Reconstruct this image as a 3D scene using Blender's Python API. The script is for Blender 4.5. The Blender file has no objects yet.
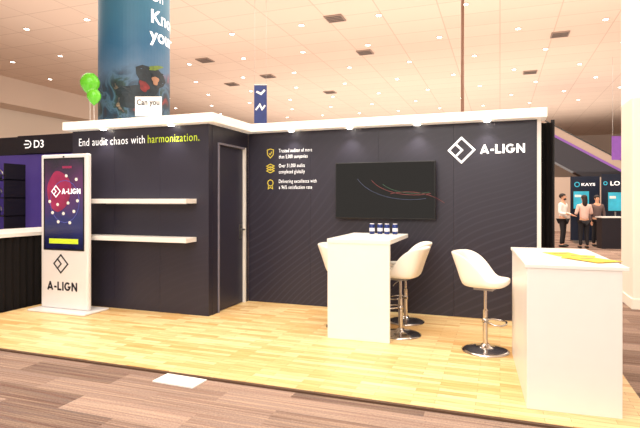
import bpy, bmesh, math, random
from mathutils import Vector, Matrix
random.seed(4)
SC = bpy.context.scene
COL = SC.collection
PI = math.pi
R = math.radians
SC.view_settings.view_transform = 'Standard'
SC.view_settings.look = 'None'

# ------------------------------------------------------------ camera
H = 1.5
F = 500.0
HOR = 200.0
ALPHA = math.atan(180/500.0)
CA, SA = math.cos(ALPHA), math.sin(ALPHA)
cam = bpy.data.objects.new('camera', bpy.data.cameras.new('camera'))
COL.objects.link(cam)
cam.data.sensor_width = 36
cam.data.lens = F/640*36
cam.location = (0, 0, H)
cam.rotation_euler = (PI/2, 0, ALPHA)
cam.data.shift_y = -(214-HOR)/640
cam.data.clip_end = 300
SC.camera = cam

# survey helpers: measured picture points -> world points on a known plane
def on_floor(u, v, z=0.0):
    d = (H-z)*F/(v-HOR); a = (u-320)/F
    return Vector((d*(CA*a-SA), d*(SA*a+CA), z))
def on_y(u, v, Y):
    a = (u-320)/F; d = Y/(SA*a+CA)
    return Vector((d*(CA*a-SA), Y, H-(v-HOR)*d/F))
def at_d(u, v, d):
    a = (u-320)/F
    return Vector((d*(CA*a-SA), d*(SA*a+CA), H-(v-HOR)*d/F))

# ------------------------------------------------------------ materials
def srgb(c):
    f = lambda x: x/12.92 if x <= .04045 else ((x+.055)/1.055)**2.4
    return tuple(f(x/255.0) for x in c) + (1.0,)
def nodes(m):
    m.use_nodes = True
    return m.node_tree.nodes, m.node_tree.links, m.node_tree.nodes['Principled BSDF']
def mat(name, rgb, rough=.5, metal=0.0, var=.06, scale=8.0, emit=0.0, spec=.5, coat=0.0, alpha=None, ergb=None):
    m = bpy.data.materials.new(name)
    N, L, b = nodes(m)
    c = srgb(rgb)
    tc = N.new('ShaderNodeTexCoord'); no = N.new('ShaderNodeTexNoise')
    no.inputs['Scale'].default_value = scale
    L.new(tc.outputs['Object'], no.inputs['Vector'])
    mx = N.new('ShaderNodeMix'); mx.data_type = 'RGBA'
    mx.inputs[6].default_value = c
    mx.inputs[7].default_value = tuple(x*(1-var*2) for x in c[:3])+(1,)
    L.new(no.outputs['Fac'], mx.inputs[0])
    L.new(mx.outputs[2], b.inputs['Base Color'])
    b.inputs['Roughness'].default_value = rough
    b.inputs['Metallic'].default_value = metal
    b.inputs['Specular IOR Level'].default_value = spec
    b.inputs['Coat Weight'].default_value = coat
    if emit:
        b.inputs['Emission Color'].default_value = srgb(ergb or rgb)
        b.inputs['Emission Strength'].default_value = emit
    return m

M = {}
M['white'] = mat('white_laminate', (243, 240, 236), .35, var=.02)
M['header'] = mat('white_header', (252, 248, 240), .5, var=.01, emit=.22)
M['kiosk'] = mat('kiosk_white', (236, 233, 233), .3, var=.02)
M['leather'] = mat('white_leather', (245, 240, 231), .4, var=.02)
M['chrome'] = mat('chrome', (205, 200, 198), .14, 1.0, var=.02)
M['steel'] = mat('brushed_steel', (170, 168, 166), .3, 1.0, var=.05)
M['black'] = mat('black_plastic', (18, 17, 20), .4, var=.1)
M['blackcloth'] = mat('black_cloth', (20, 16, 17), .9, var=.2, scale=3, spec=.25)
M['screen'] = mat('tv_glass', (4, 4, 6), .05, var=.0, spec=.4)
M['navy'] = mat('navy_plain', (62, 60, 78), .45, var=.05)
M['frame'] = mat('frame_grey_navy', (128, 124, 138), .4, var=.05)
M['doorm'] = mat('door_navy', (50, 48, 64), .4, var=.04)
M['textw'] = mat('lettering_white', (250, 250, 250), .5, var=0, emit=.7)
M['textg'] = mat('lettering_lime', (198, 220, 50), .5, var=0, emit=.3)
M['textd'] = mat('lettering_dark', (28, 28, 40), .5, var=0)
M['iconw'] = mat('icon_lime', (214, 196, 70), .5, var=0, emit=.15)
M['yellow'] = mat('yellow_paper', (238, 202, 36), .5, var=.04)
M['paper'] = mat('paper_white', (246, 244, 240), .6, var=.01)
M['green'] = mat('balloon_green', (96, 190, 40), .25, var=.03, emit=.05)
M['purple'] = mat('purple_panel', (80, 60, 140), .4, var=.35, scale=1.2, emit=.35)
M['dark'] = mat('dark_panel', (26, 21, 34), .5, var=.15)
M['cyan'] = mat('cyan_screen', (60, 180, 205), .3, var=.35, scale=5, emit=.5)
M['bannernavy'] = mat('banner_navy', (18, 32, 58), .5, var=.2, scale=2)
M['magenta'] = mat('magenta_light', (120, 70, 150), .5, var=.15, emit=.25)
M['colwhite'] = mat('column_plaster', (252, 246, 230), .7, var=.02, scale=1, emit=.08)  # slight emission makes the plaster glow; the column is no lamp
M['wallwhite'] = mat('hall_wall', (246, 234, 219), .8, var=.03, scale=.3)
M['soffit'] = mat('soffit', (232, 213, 196), .8, var=.04, scale=.3)
M['farwall'] = mat('far_wall', (208, 186, 170), .8, var=.15, scale=.2, emit=.05)
M['brown'] = mat('brown_rail', (120, 84, 66), .5, var=.05)
M['edge'] = mat('edge_strip_brown', (90, 66, 50), .5, var=.05)
M['vent'] = mat('vent_grey', (164, 142, 128), .6, var=.05)
M['ventdark'] = mat('vent_slot', (92, 78, 70), .6, var=.05)
M['lamp'] = mat('lamp_lens', (255, 248, 236), .5, var=0, emit=12)
M['lampring'] = mat('lamp_ring', (226, 208, 192), .5, var=.02)
M['skin'] = mat('skin', (222, 166, 134), .55, var=.06)
M['hairb'] = mat('dark_hair', (40, 28, 24), .6, var=.2, scale=30)
M['shirtw'] = mat('white_shirt', (246, 243, 240), .8, var=.05)
M['shirtp'] = mat('pale_top', (240, 205, 192), .8, var=.08)
M['shirtg'] = mat('grey_jacket', (110, 90, 88), .8, var=.08)
M['trouser'] = mat('dark_trousers', (26, 24, 30), .8, var=.1)
M['shoe'] = mat('shoe_black', (18, 16, 16), .5, var=.05)
M['canblue'] = mat('can_blue', (20, 44, 112), .3, var=.05)
M['cap'] = mat('cap_white', (225, 226, 232), .35, var=.02)
M['red'] = mat('screen_red', (180, 44, 96), .4, var=.6, scale=6, emit=.25)
M['scrblue'] = mat('screen_blue', (80, 86, 170), .4, var=.2, emit=.3)
M['orange'] = mat('orange_print', (226, 120, 50), .5, var=.4, scale=9)
M['printdark'] = mat('print_dark', (30, 50, 62), .5, var=.45, scale=7)
M['printred'] = mat('print_red', (150, 50, 54), .5, var=.45, scale=9)
M['printskin'] = mat('print_skin', (180, 134, 106), .5, var=.3, scale=9)
M['printgreen'] = mat('print_green', (120, 150, 60), .5, var=.4, scale=9)
M['bannerblue'] = mat('banner_blue', (40, 60, 130), .5, var=.3, scale=5)
M['refl'] = mat('tv_glint', (64, 76, 110), .3, var=.3, scale=6)
M['reflr'] = mat('tv_glint_warm', (140, 66, 66), .3, var=.3, scale=6)
M['reflg'] = mat('tv_glint_green', (60, 104, 78), .3, var=.3, scale=6)

def wood():
    m = bpy.data.materials.new('laminate_wood'); N, L, b = nodes(m)
    tc = N.new('ShaderNodeTexCoord')
    br = N.new('ShaderNodeTexBrick')
    br.inputs['Scale'].default_value = 1.0
    br.inputs['Brick Width'].default_value = .45
    br.inputs['Row Height'].default_value = .065
    br.inputs['Mortar Size'].default_value = .0014
    br.inputs['Color1'].default_value = srgb((250, 227, 175))
    br.inputs['Color2'].default_value = srgb((226, 182, 118))
    br.inputs['Mortar'].default_value = srgb((188, 138, 82))
    br.offset = .37; br.squash_frequency = 3
    L.new(tc.outputs['Object'], br.inputs['Vector'])
    mp = N.new('ShaderNodeMapping'); mp.inputs['Scale'].default_value = (1.8, 28, 1)
    L.new(tc.outputs['Object'], mp.inputs['Vector'])
    no = N.new('ShaderNodeTexNoise'); no.inputs['Scale'].default_value = 2.2; no.inputs['Detail'].default_value = 6
    L.new(mp.outputs[0], no.inputs['Vector'])
    mx = N.new('ShaderNodeMix'); mx.data_type = 'RGBA'; mx.blend_type = 'MULTIPLY'; mx.inputs[0].default_value = .6
    cr = N.new('ShaderNodeValToRGB'); cr.color_ramp.elements[0].position = .3; cr.color_ramp.elements[0].color = (.74, .60, .42, 1)
    cr.color_ramp.elements[1].position = .6; cr.color_ramp.elements[1].color = (1, 1, 1, 1)
    L.new(no.outputs['Fac'], cr.inputs[0]); L.new(br.outputs['Color'], mx.inputs[6]); L.new(cr.outputs[0], mx.inputs[7])
    L.new(mx.outputs[2], b.inputs['Base Color'])
    b.inputs['Roughness'].default_value = .36; b.inputs['Specular IOR Level'].default_value = .35
    return m
M['wood'] = wood()

def carpet():
    m = bpy.data.materials.new('plank_carpet'); N, L, b = nodes(m)
    tc = N.new('ShaderNodeTexCoord')
    br = N.new('ShaderNodeTexBrick')
    br.inputs['Scale'].default_value = 1.0
    br.inputs['Brick Width'].default_value = 1.0
    br.inputs['Row Height'].default_value = .25
    br.inputs['Mortar Size'].default_value = .0
    br.inputs['Color1'].default_value = srgb((176, 152, 138))
    br.inputs['Color2'].default_value = srgb((100, 80, 72))
    L.new(tc.outputs['Object'], br.inputs['Vector'])
    # fine straight woven stripes, different in every carpet plank
    sp = N.new('ShaderNodeSeparateXYZ'); L.new(tc.outputs['Object'], sp.inputs[0])
    cm = N.new('ShaderNodeCombineXYZ'); L.new(sp.outputs['Y'], cm.inputs['Y'])
    fx = N.new('ShaderNodeMath'); fx.operation = 'MULTIPLY'; fx.inputs[1].default_value = .25; L.new(sp.outputs['X'], fx.inputs[0]); L.new(fx.outputs[0], cm.inputs['X'])
    sepc = N.new('ShaderNodeSeparateColor'); L.new(br.outputs['Color'], sepc.inputs[0])
    mz = N.new('ShaderNodeMath'); mz.operation = 'MULTIPLY'; mz.inputs[1].default_value = 90; L.new(sepc.outputs[0], mz.inputs[0]); L.new(mz.outputs[0], cm.inputs['Z'])
    mp = N.new('ShaderNodeMapping'); mp.inputs['Scale'].default_value = (3.2, 55, 1)
    L.new(cm.outputs[0], mp.inputs['Vector'])
    no = N.new('ShaderNodeTexNoise'); no.inputs['Scale'].default_value = 1.0; no.inputs['Detail'].default_value = 2
    L.new(mp.outputs[0], no.inputs['Vector'])
    cr = N.new('ShaderNodeValToRGB'); e = cr.color_ramp.elements
    e[0].position = .34; e[0].color = srgb((86, 70, 68)); e[1].position = .66; e[1].color = srgb((196, 170, 148))
    for p_, c_ in ((.42, (144, 108, 92)), (.5, (130, 122, 122)), (.56, (154, 132, 116))):
        x = e.new(p_); x.color = srgb(c_)
    L.new(no.outputs['Fac'], cr.inputs[0])
    mx = N.new('ShaderNodeMix'); mx.data_type = 'RGBA'; mx.inputs[0].default_value = .35
    L.new(br.outputs['Color'], mx.inputs[6]); L.new(cr.outputs[0], mx.inputs[7])
    n2 = N.new('ShaderNodeTexNoise'); n2.inputs['Scale'].default_value = 90; n2.inputs['Detail'].default_value = 3
    L.new(tc.outputs['Object'], n2.inputs['Vector'])
    m2 = N.new('ShaderNodeMix'); m2.data_type = 'RGBA'; m2.blend_type = 'OVERLAY'; m2.inputs[0].default_value = .6
    L.new(mx.outputs[2], m2.inputs[6]); L.new(n2.outputs['Fac'], m2.inputs[7])
    L.new(m2.outputs[2], b.inputs['Base Color'])
    bp = N.new('ShaderNodeBump'); bp.inputs['Strength'].default_value = .4; bp.inputs['Distance'].default_value = .008
    L.new(n2.outputs['Fac'], bp.inputs['Height']); L.new(bp.outputs[0], b.inputs['Normal'])
    b.inputs['Roughness'].default_value = 1.0; b.inputs['Specular IOR Level'].default_value = .0
    return m
M['carpet'] = carpet()

def ceilm():
    m = bpy.data.materials.new('ceiling_tile'); N, L, b = nodes(m)
    tc = N.new('ShaderNodeTexCoord')
    br = N.new('ShaderNodeTexBrick'); br.offset = 0
    br.inputs['Scale'].default_value = 1.0
    br.inputs['Brick Width'].default_value = 1.8
    br.inputs['Row Height'].default_value = 1.2
    br.inputs['Mortar Size'].default_value = .018
    br.inputs['Color1'].default_value = srgb((240, 217, 198))
    br.inputs['Color2'].default_value = srgb((236, 212, 193))
    br.inputs['Mortar'].default_value = srgb((216, 190, 170))
    L.new(tc.outputs['Object'], br.inputs['Vector'])
    L.new(br.outputs['Color'], b.inputs['Base Color'])
    b.inputs['Roughness'].default_value = .9
    return m
M['ceiling'] = ceilm()

def wavewall(name, strength):
    m = bpy.data.materials.new(name); N, L, b = nodes(m)
    tc = N.new('ShaderNodeTexCoord')
    sp = N.new('ShaderNodeSeparateXYZ'); L.new(tc.outputs['Object'], sp.inputs[0])
    no1 = N.new('ShaderNodeTexNoise'); no1.inputs['Scale'].default_value = .5; no1.inputs['Detail'].default_value = 0
    L.new(tc.outputs['Object'], no1.inputs['Vector'])
    # sweeping diagonal lines: phase = 60*z - 45*x + warp
    a1 = N.new('ShaderNodeMath'); a1.operation = 'MULTIPLY'; a1.inputs[1].default_value = 60; L.new(sp.outputs['Z'], a1.inputs[0])
    a2 = N.new('ShaderNodeMath'); a2.operation = 'MULTIPLY_ADD'; a2.inputs[1].default_value = -45; L.new(sp.outputs['X'], a2.inputs[0]); L.new(a1.outputs[0], a2.inputs[2])
    a3 = N.new('ShaderNodeMath'); a3.operation = 'MULTIPLY_ADD'; a3.inputs[1].default_value = 110; L.new(no1.outputs['Fac'], a3.inputs[0]); L.new(a2.outputs[0], a3.inputs[2])
    sn = N.new('ShaderNodeMath'); sn.operation = 'SINE'; L.new(a3.outputs[0], sn.inputs[0])
    cr = N.new('ShaderNodeMapRange'); cr.inputs[1].default_value = .5; cr.inputs[2].default_value = 1.0
    L.new(sn.outputs[0], cr.inputs[0])
    lo = N.new('ShaderNodeMapRange'); lo.inputs[1].default_value = 1.9; lo.inputs[2].default_value = .8; lo.inputs[3].default_value = .2
    L.new(sp.outputs['Z'], lo.inputs[0])
    mu = N.new('ShaderNodeMath'); mu.operation = 'MULTIPLY'; L.new(cr.outputs[0], mu.inputs[0]); L.new(lo.outputs[0], mu.inputs[1])
    m3 = N.new('ShaderNodeMath'); m3.operation = 'MULTIPLY'; m3.inputs[1].default_value = strength; L.new(mu.outputs[0], m3.inputs[0])
    mx = N.new('ShaderNodeMix'); mx.data_type = 'RGBA'
    mx.inputs[6].default_value = srgb((40, 37, 52)); mx.inputs[7].default_value = srgb((76, 72, 90))
    L.new(m3.outputs[0], mx.inputs[0]); L.new(mx.outputs[2], b.inputs['Base Color'])
    b.inputs['Roughness'].default_value = .45
    return m
M['wave'] = wavewall('navy_wave_graphic', .26)
M['wave2'] = wavewall('navy_closet_graphic', .05)

def kiosk_screen():
    m = bpy.data.materials.new('kiosk_screen_gradient'); N, L, b = nodes(m)
    tc = N.new('ShaderNodeTexCoord'); sp = N.new('ShaderNodeSeparateXYZ'); L.new(tc.outputs['Object'], sp.inputs[0])
    no = N.new('ShaderNodeTexNoise'); no.inputs['Scale'].default_value = 2.5; L.new(tc.outputs['Object'], no.inputs['Vector'])
    ad = N.new('ShaderNodeMath'); ad.operation = 'MULTIPLY_ADD'; ad.inputs[1].default_value = .6
    L.new(no.outputs['Fac'], ad.inputs[0]); L.new(sp.outputs['Z'], ad.inputs[2])
    mr = N.new('ShaderNodeMapRange'); mr.inputs[1].default_value = 1.1; mr.inputs[2].default_value = 2.35
    L.new(ad.outputs[0], mr.inputs[0])
    cr = N.new('ShaderNodeValToRGB'); e = cr.color_ramp.elements
    e[0].position = 0; e[0].color = srgb((18, 18, 38)); e[1].position = 1; e[1].color = srgb((22, 20, 34))
    x = e.new(.35); x.color = srgb((34, 38, 90)); x = e.new(.65); x.color = srgb((78, 32, 80))
    L.new(mr.outputs[0], cr.inputs[0]); L.new(cr.outputs[0], b.inputs['Base Color']); L.new(cr.outputs[0], b.inputs['Emission Color'])
    b.inputs['Emission Strength'].default_value = .5; b.inputs['Roughness'].default_value = .2
    return m
M['scrpur'] = kiosk_screen()

def tealcol():
    m = bpy.data.materials.new('teal_column_print'); N, L, b = nodes(m)
    tc = N.new('ShaderNodeTexCoord'); sp = N.new('ShaderNodeSeparateXYZ'); L.new(tc.outputs['Object'], sp.inputs[0])
    no = N.new('ShaderNodeTexNoise'); no.inputs['Scale'].default_value = 1.4; no.inputs['Detail'].default_value = 5
    L.new(tc.outputs['Object'], no.inputs['Vector'])
    ad = N.new('ShaderNodeMath'); ad.operation = 'MULTIPLY_ADD'; ad.inputs[1].default_value = 1.0
    L.new(no.outputs['Fac'], ad.inputs[0]); L.new(sp.outputs['Z'], ad.inputs[2])
    mr = N.new('ShaderNodeMapRange'); mr.inputs[1].default_value = 3.6; mr.inputs[2].default_value = 7.4
    L.new(ad.outputs[0], mr.inputs[0])
    cr = N.new('ShaderNodeValToRGB'); e = cr.color_ramp.elements
    e[0].position = 0; e[0].color = srgb((40, 80, 110)); e[1].position = 1; e[1].color = srgb((60, 122, 146))
    x = e.new(.3); x.color = srgb((84, 112, 142)); x = e.new(.5); x.color = srgb((34, 92, 128))
    L.new(mr.outputs[0], cr.inputs[0])
    # the lower part of the wrap carries a busy dark photographic print
    n2 = N.new('ShaderNodeTexNoise'); n2.inputs['Scale'].default_value = 2.0; n2.inputs['Detail'].default_value = 4; n2.inputs['Distortion'].default_value = .8
    L.new(tc.outputs['Object'], n2.inputs['Vector'])
    c2 = N.new('ShaderNodeValToRGB'); e = c2.color_ramp.elements
    e[0].position = .30; e[0].color = srgb((140, 52, 54)); e[1].position = .70; e[1].color = srgb((150, 130, 104))
    for p_, c_ in ((.38, (40, 44, 54)), (.46, (26, 56, 76)), (.53, (66, 98, 122)), (.58, (40, 66, 64)), (.63, (28, 40, 52))):
        x = e.new(p_); x.color = srgb(c_)
    L.new(n2.outputs['Fac'], c2.inputs[0])
    m1 = N.new('ShaderNodeMath'); m1.operation = 'MULTIPLY_ADD'; m1.inputs[1].default_value = 1.0
    L.new(no.outputs['Fac'], m1.inputs[0]); L.new(sp.outputs['Z'], m1.inputs[2])
    r2 = N.new('ShaderNodeMapRange'); r2.inputs[1].default_value = 5.0; r2.inputs[2].default_value = 4.6
    L.new(m1.outputs[0], r2.inputs[0])
    mx = N.new('ShaderNodeMix'); mx.data_type = 'RGBA'
    L.new(r2.outputs[0], mx.inputs[0]); L.new(cr.outputs[0], mx.inputs[6]); L.new(c2.outputs[0], mx.inputs[7])
    L.new(mx.outputs[2], b.inputs['Base Color'])
    b.inputs['Roughness'].default_value = .5
    return m
M['teal'] = tealcol()

# ------------------------------------------------------------ mesh helpers
def new_bm(): return bmesh.new()
def box(bm, x0, x1, y0, y1, z0, z1, mtx=None):
    vs = [bm.verts.new((x, y, z)) for x in (x0, x1) for y in (y0, y1) for z in (z0, z1)]
    for f in ((0,1,3,2),(4,6,7,5),(0,4,5,1),(2,3,7,6),(0,2,6,4),(1,5,7,3)):
        bm.faces.new([vs[i] for i in f])
    if mtx is not None:
        for v in vs: v.co = mtx @ v.co
    return vs
def tube(bm, pts, r, n=10, closed=False, radii=None):
    pts = [Vector(p) for p in pts]
    rings = []
    k = len(pts)
    a = None
    for i, p in enumerate(pts):
        if closed: t = pts[(i+1) % k]-pts[i-1]
        else: t = pts[min(i+1, k-1)]-pts[max(i-1, 0)]
        t = t.normalized()
        if a is None:
            up = Vector((0, 0, 1)) if abs(t.z) < .9 else Vector((1, 0, 0))
            a = t.cross(up).normalized()
        else:
            a = (a - t*a.dot(t)).normalized()
        b = t.cross(a)
        rr = radii[i] if radii else r
        rings.append([bm.verts.new(p + a*(rr*math.cos(2*PI*j/n)) + b*(rr*math.sin(2*PI*j/n))) for j in range(n)])
    m = k if closed else k-1
    for i in range(m):
        A, B = rings[i], rings[(i+1) % k]
        for j in range(n):
            bm.faces.new((A[j], A[(j+1) % n], B[(j+1) % n], B[j]))
    if not closed:
        bm.faces.new(rings[0]); bm.faces.new(rings[-1])
def lathe(bm, prof, n=32, c=(0, 0, 0)):
    c = Vector(c); rings = []
    for r, z in prof:
        if r < 1e-5: rings.append([bm.verts.new(c+Vector((0, 0, z)))])
        else: rings.append([bm.verts.new(c+Vector((r*math.cos(2*PI*j/n), r*math.sin(2*PI*j/n), z))) for j in range(n)])
    for A, B in zip(rings, rings[1:]):
        for j in range(n):
            if len(A) == 1 and len(B) == 1: continue
            if len(A) == 1: bm.faces.new((A[0], B[j], B[(j+1) % n]))
            elif len(B) == 1: bm.faces.new((A[j], A[(j+1) % n], B[0]))
            else: bm.faces.new((A[j], A[(j+1) % n], B[(j+1) % n], B[j]))
    if len(rings[0]) > 1: bm.faces.new(rings[0])
    if len(rings[-1]) > 1: bm.faces.new(rings[-1])
def prism(bm, poly, z0, z1):
    a = [bm.verts.new((x, y, z0)) for x, y in poly]; b = [bm.verts.new((x, y, z1)) for x, y in poly]
    bm.faces.new(a); bm.faces.new(b); n = len(poly)
    for i in range(n): bm.faces.new((a[i], a[(i+1) % n], b[(i+1) % n], b[i]))
def ellipsoid(bm, c, rx, ry, rz, u=14, v=10):
    r = bmesh.ops.create_uvsphere(bm, u_segments=u, v_segments=v, radius=1)
    for w in r['verts']: w.co = Vector((w.co.x*rx, w.co.y*ry, w.co.z*rz)) + Vector(c)
    return r['verts']
def xz_poly(bm, pts, y, t=.002):
    """flat plate in the xz plane facing -y"""
    a = [bm.verts.new((x, y, z)) for x, z in pts]; b = [bm.verts.new((x, y-t, z)) for x, z in pts]
    bm.faces.new(a); bm.faces.new(b); n = len(pts)
    for i in range(n): bm.faces.new((a[i], a[(i+1) % n], b[(i+1) % n], b[i]))
def obj(name, bm, m, parent=None, smooth=False, bevel=0, loc=None, sub=0):
    bmesh.ops.recalc_face_normals(bm, faces=bm.faces)
    me = bpy.data.meshes.new(name); bm.to_mesh(me); bm.free()
    o = bpy.data.objects.new(name, me); COL.objects.link(o)
    me.materials.append(m)
    if smooth:
        for p in me.polygons: p.use_smooth = True
    if bevel:
        b = o.modifiers.new('bevel', 'BEVEL'); b.width = bevel; b.segments = 2; b.limit_method = 'ANGLE'
    if sub:
        s = o.modifiers.new('sub', 'SUBSURF'); s.levels = sub; s.render_levels = sub
    if parent: o.parent = parent
    if loc: o.location = loc
    return o
def tag(o, label=None, cat=None, group=None, kind=None):
    if label: o['label'] = label
    if cat: o['category'] = cat
    if group: o['group'] = group
    if kind: o['kind'] = kind
    return o
def thing(name, label, cat, loc=(0, 0, 0), rz=0, group=None):
    o = bpy.data.objects.new(name, None); COL.objects.link(o)
    o.location = loc; o.rotation_euler = (0, 0, rz); o.empty_display_size = .1
    return tag(o, label, cat, group)
def copy_tree(o, parent=None):
    c = o.copy(); COL.objects.link(c); c.parent = parent
    for ch in list(o.children): copy_tree(ch, c)
    return c
def struct(name, bm, m, **k): return tag(obj(name, bm, m, **k), kind='structure')
def bx(name, m, parent, x0, x1, y0, y1, z0, z1, bevel=0):
    b = new_bm(); box(b, x0, x1, y0, y1, z0, z1); return obj(name, b, m, parent, bevel=bevel)

def text_data(s, bold=0.0, space=1.0):
    cu = bpy.data.curves.new('t', 'FONT'); cu.body = s; cu.size = 1; cu.offset = bold; cu.resolution_u = 4; cu.space_character = space
    o = bpy.data.objects.new('t', cu); COL.objects.link(o)
    dg = bpy.context.evaluated_depsgraph_get(); dg.update()
    me = bpy.data.meshes.new_from_object(o.evaluated_get(dg))
    bpy.data.objects.remove(o); bpy.data.curves.remove(cu)
    return me
def text(name, s, m, parent, loc, width, height=None, bold=0.0, rz=0.0, space=1.0):
    """letters standing upright facing -y, baseline start at loc"""
    me = text_data(s, bold, space); me.name = name
    xs = [v.co.x for v in me.vertices]; ys = [v.co.y for v in me.vertices]
    sx = width/(max(xs)-min(xs)); sy = (height/max(ys)) if height else sx
    x0 = min(xs)
    for v in me.vertices:
        v.co = Vector(((v.co.x-x0)*sx, 0, v.co.y*sy))
    me.materials.clear(); me.materials.append(m)
    o = bpy.data.objects.new(name, me); COL.objects.link(o); o.parent = parent; o.location = loc; o.rotation_euler = (0, 0, rz)
    return o
def stroke(bm, pts, w, y, t=.002, closed=False):
    """flat stroke of width w in the xz plane with mitred corners"""
    n = len(pts); P = [Vector((p[0], p[1])) for p in pts]
    L_, R_ = [], []
    for i in range(n):
        if closed: d0 = (P[i]-P[i-1]).normalized(); d1 = (P[(i+1) % n]-P[i]).normalized()
        else:
            d0 = (P[i]-P[i-1]).normalized() if i else (P[1]-P[0]).normalized()
            d1 = (P[i+1]-P[i]).normalized() if i < n-1 else d0
        nn = Vector((-(d0+d1).y, (d0+d1).x)).normalized()
        k = w/2/max(.3, nn.dot(Vector((-d0.y, d0.x))))
        L_.append(P[i]+nn*k); R_.append(P[i]-nn*k)
    for i in range(n if closed else n-1):
        j = (i+1) % n
        xz_poly(bm, [tuple(L_[i]), tuple(L_[j]), tuple(R_[j]), tuple(R_[i])], y, t)
def diamond_logo(name, m, parent, cx, y, cz, s):
    bm = new_bm()
    k = s*.5
    stroke(bm, [(cx-k, cz), (cx, cz+k), (cx+k, cz), (cx, cz-k)], s*.078, y, closed=True)
    stroke(bm, [(cx-k*.48, cz+k*.52), (cx+k*.05, cz), (cx-k*.48, cz-k*.52)], s*.078, y)
    return obj(name, bm, m, parent)
def align_word(m, parent, x, y, z, width, h):
    """bold wide geometric capitals A-LIGN drawn as strokes"""
    w = .21; g = .14
    adv = [.98, .38, .62, .20, .98, .88]
    tot = sum(adv)+g*5; sx = width/tot; b = new_bm(); cx = 0
    def S(pts, closed=False):
        stroke(b, [(x+(cx+px)*sx, z+pz*h) for px, pz in pts], w*h, y, .002, closed)
    hw = w/2*h/sx
    S([(hw, 0.0), (.49, 1.0-.06)]); S([(.49, 1.0-.06), (.98-hw, 0.0)]); S([(.2, .27), (.78, .27)])
    xz_poly(b, [(x+(cx+.49)*sx-w*h*.55, z+h*.93), (x+(cx+.49)*sx+w*h*.55, z+h*.93), (x+(cx+.49)*sx+w*h*.5, z+h), (x+(cx+.49)*sx-w*h*.5, z+h)], y)
    cx += adv[0]+g
    S([(0, .40), (.38, .40)]); cx += adv[1]+g
    S([(hw, 1), (hw, w/2), (.62, w/2)]); cx += adv[2]+g
    S([(hw, 0), (hw, 1)]); cx += adv[3]+g
    rr = .49-hw; rz_ = .5-w/2
    S([(.49+rr*math.cos(R(a)), .5+rz_*math.sin(R(a))) for a in range(45, 346, 15)]+[(.49+rr, .44), (.55, .44)]); cx += adv[4]+g
    S([(hw, 0), (hw, 1)]); S([(hw, .93), (.88-hw, .07)]); S([(.88-hw, 0), (.88-hw, 1)])
    return obj('lettering', b, m, parent)

# ------------------------------------------------------------ hall shell
CZ = 7.5
b = new_bm(); box(b, -60, 40, -12, 60, -.1, 0); struct('floor', b, M['carpet'])
b = new_bm(); box(b, -40, 40, -12, 60, CZ, CZ+.2); struct('ceiling', b, M['ceiling'])
b = new_bm(); box(b, -24.2, -24.0, -12, 60, 0, CZ); struct('wall_left', b, M['wallwhite'])
b = new_bm(); box(b, -24.0, -22.6, -12, 60, CZ-1.3, CZ-.0); struct('trim_1', b, M['soffit'])
b = new_bm(); box(b, -24, 40, 52, 52.2, 0, CZ); struct('wall_back', b, M['farwall'])

# ceiling lights and vents
def make_cl():
    t = thing('ceiling_light', 'small round recessed downlight glowing in the tiled hall ceiling', 'ceiling light', group='recessed downlights in the hall ceiling')
    b = new_bm(); lathe(b, [(.09, 0), (.115, -.015), (.085, -.02), (.085, -.004)], 16); obj('trim_ring', b, M['lampring'], t)
    b = new_bm(); lathe(b, [(0, -.018), (.085, -.018)], 16); obj('lens', b, M['lamp'], t)
    return t
cl0 = make_cl(); first = True
for i in range(12):
    for j in range(10):
        x = -21+2.7*i+(j % 2)*1.1; y = 7.2+2.9*j
        if math.hypot(x+8.26, y-9.8) < 1.3: continue
        d = -x*SA+y*CA; l = x*CA+y*SA; u = 320+F*l/d; v = HOR-(CZ-H)*F/d
        if not (-10 < u < 650 and -10 < v < 118): continue
        o = cl0 if first else copy_tree(cl0); first = False
        o.location = (x, y, CZ)
vents = [((335, 18), 'square ceiling vent high above the wall display, nearest the middle of the ceiling'),
         ((205, 60), 'ceiling vent just right of the blue printed column'),
         ((268, 76), 'ceiling vent above the small hanging blue banner'),
         ((365, 52), 'ceiling vent above the wall-mounted television'),
         ((560, 34), 'ceiling vent near the white column, largest on the right'),
         ((530, 72), 'ceiling vent above the end of the navy wall near the logo'),
         ((232, 84), 'small distant ceiling vent left of the hanging blue banner'),
         ((330, 92), 'small distant ceiling vent right of the hanging blue banner')]
for (u, v), lab in vents:
    p = at_d(u, v, (CZ-H)*F/(HOR-v))
    t = thing('ceiling_vent', lab, 'vent', (p.x, p.y, CZ), 0, 'vents in the hall ceiling')
    bx('frame', M['vent'], t, -.30, .30, -.30, .30, -.04, 0)
    for k in range(4): bx('slot', M['ventdark'], t, -.26, .26, -.24+k*.132, -.18+k*.132, -.05, -.035)

# right column
t = thing('white_column', 'bright white plaster column rising to the ceiling at the right edge', 'column', (2.26, 8.25, 0), 0)
bx('shaft', M['colwhite'], t, -.55, .55, -.35, .35, 0, CZ, bevel=.02)
bx('plinth', M['colwhite'], t, -.565, .565, -.365, .365, 0, .15, bevel=.01)

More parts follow.
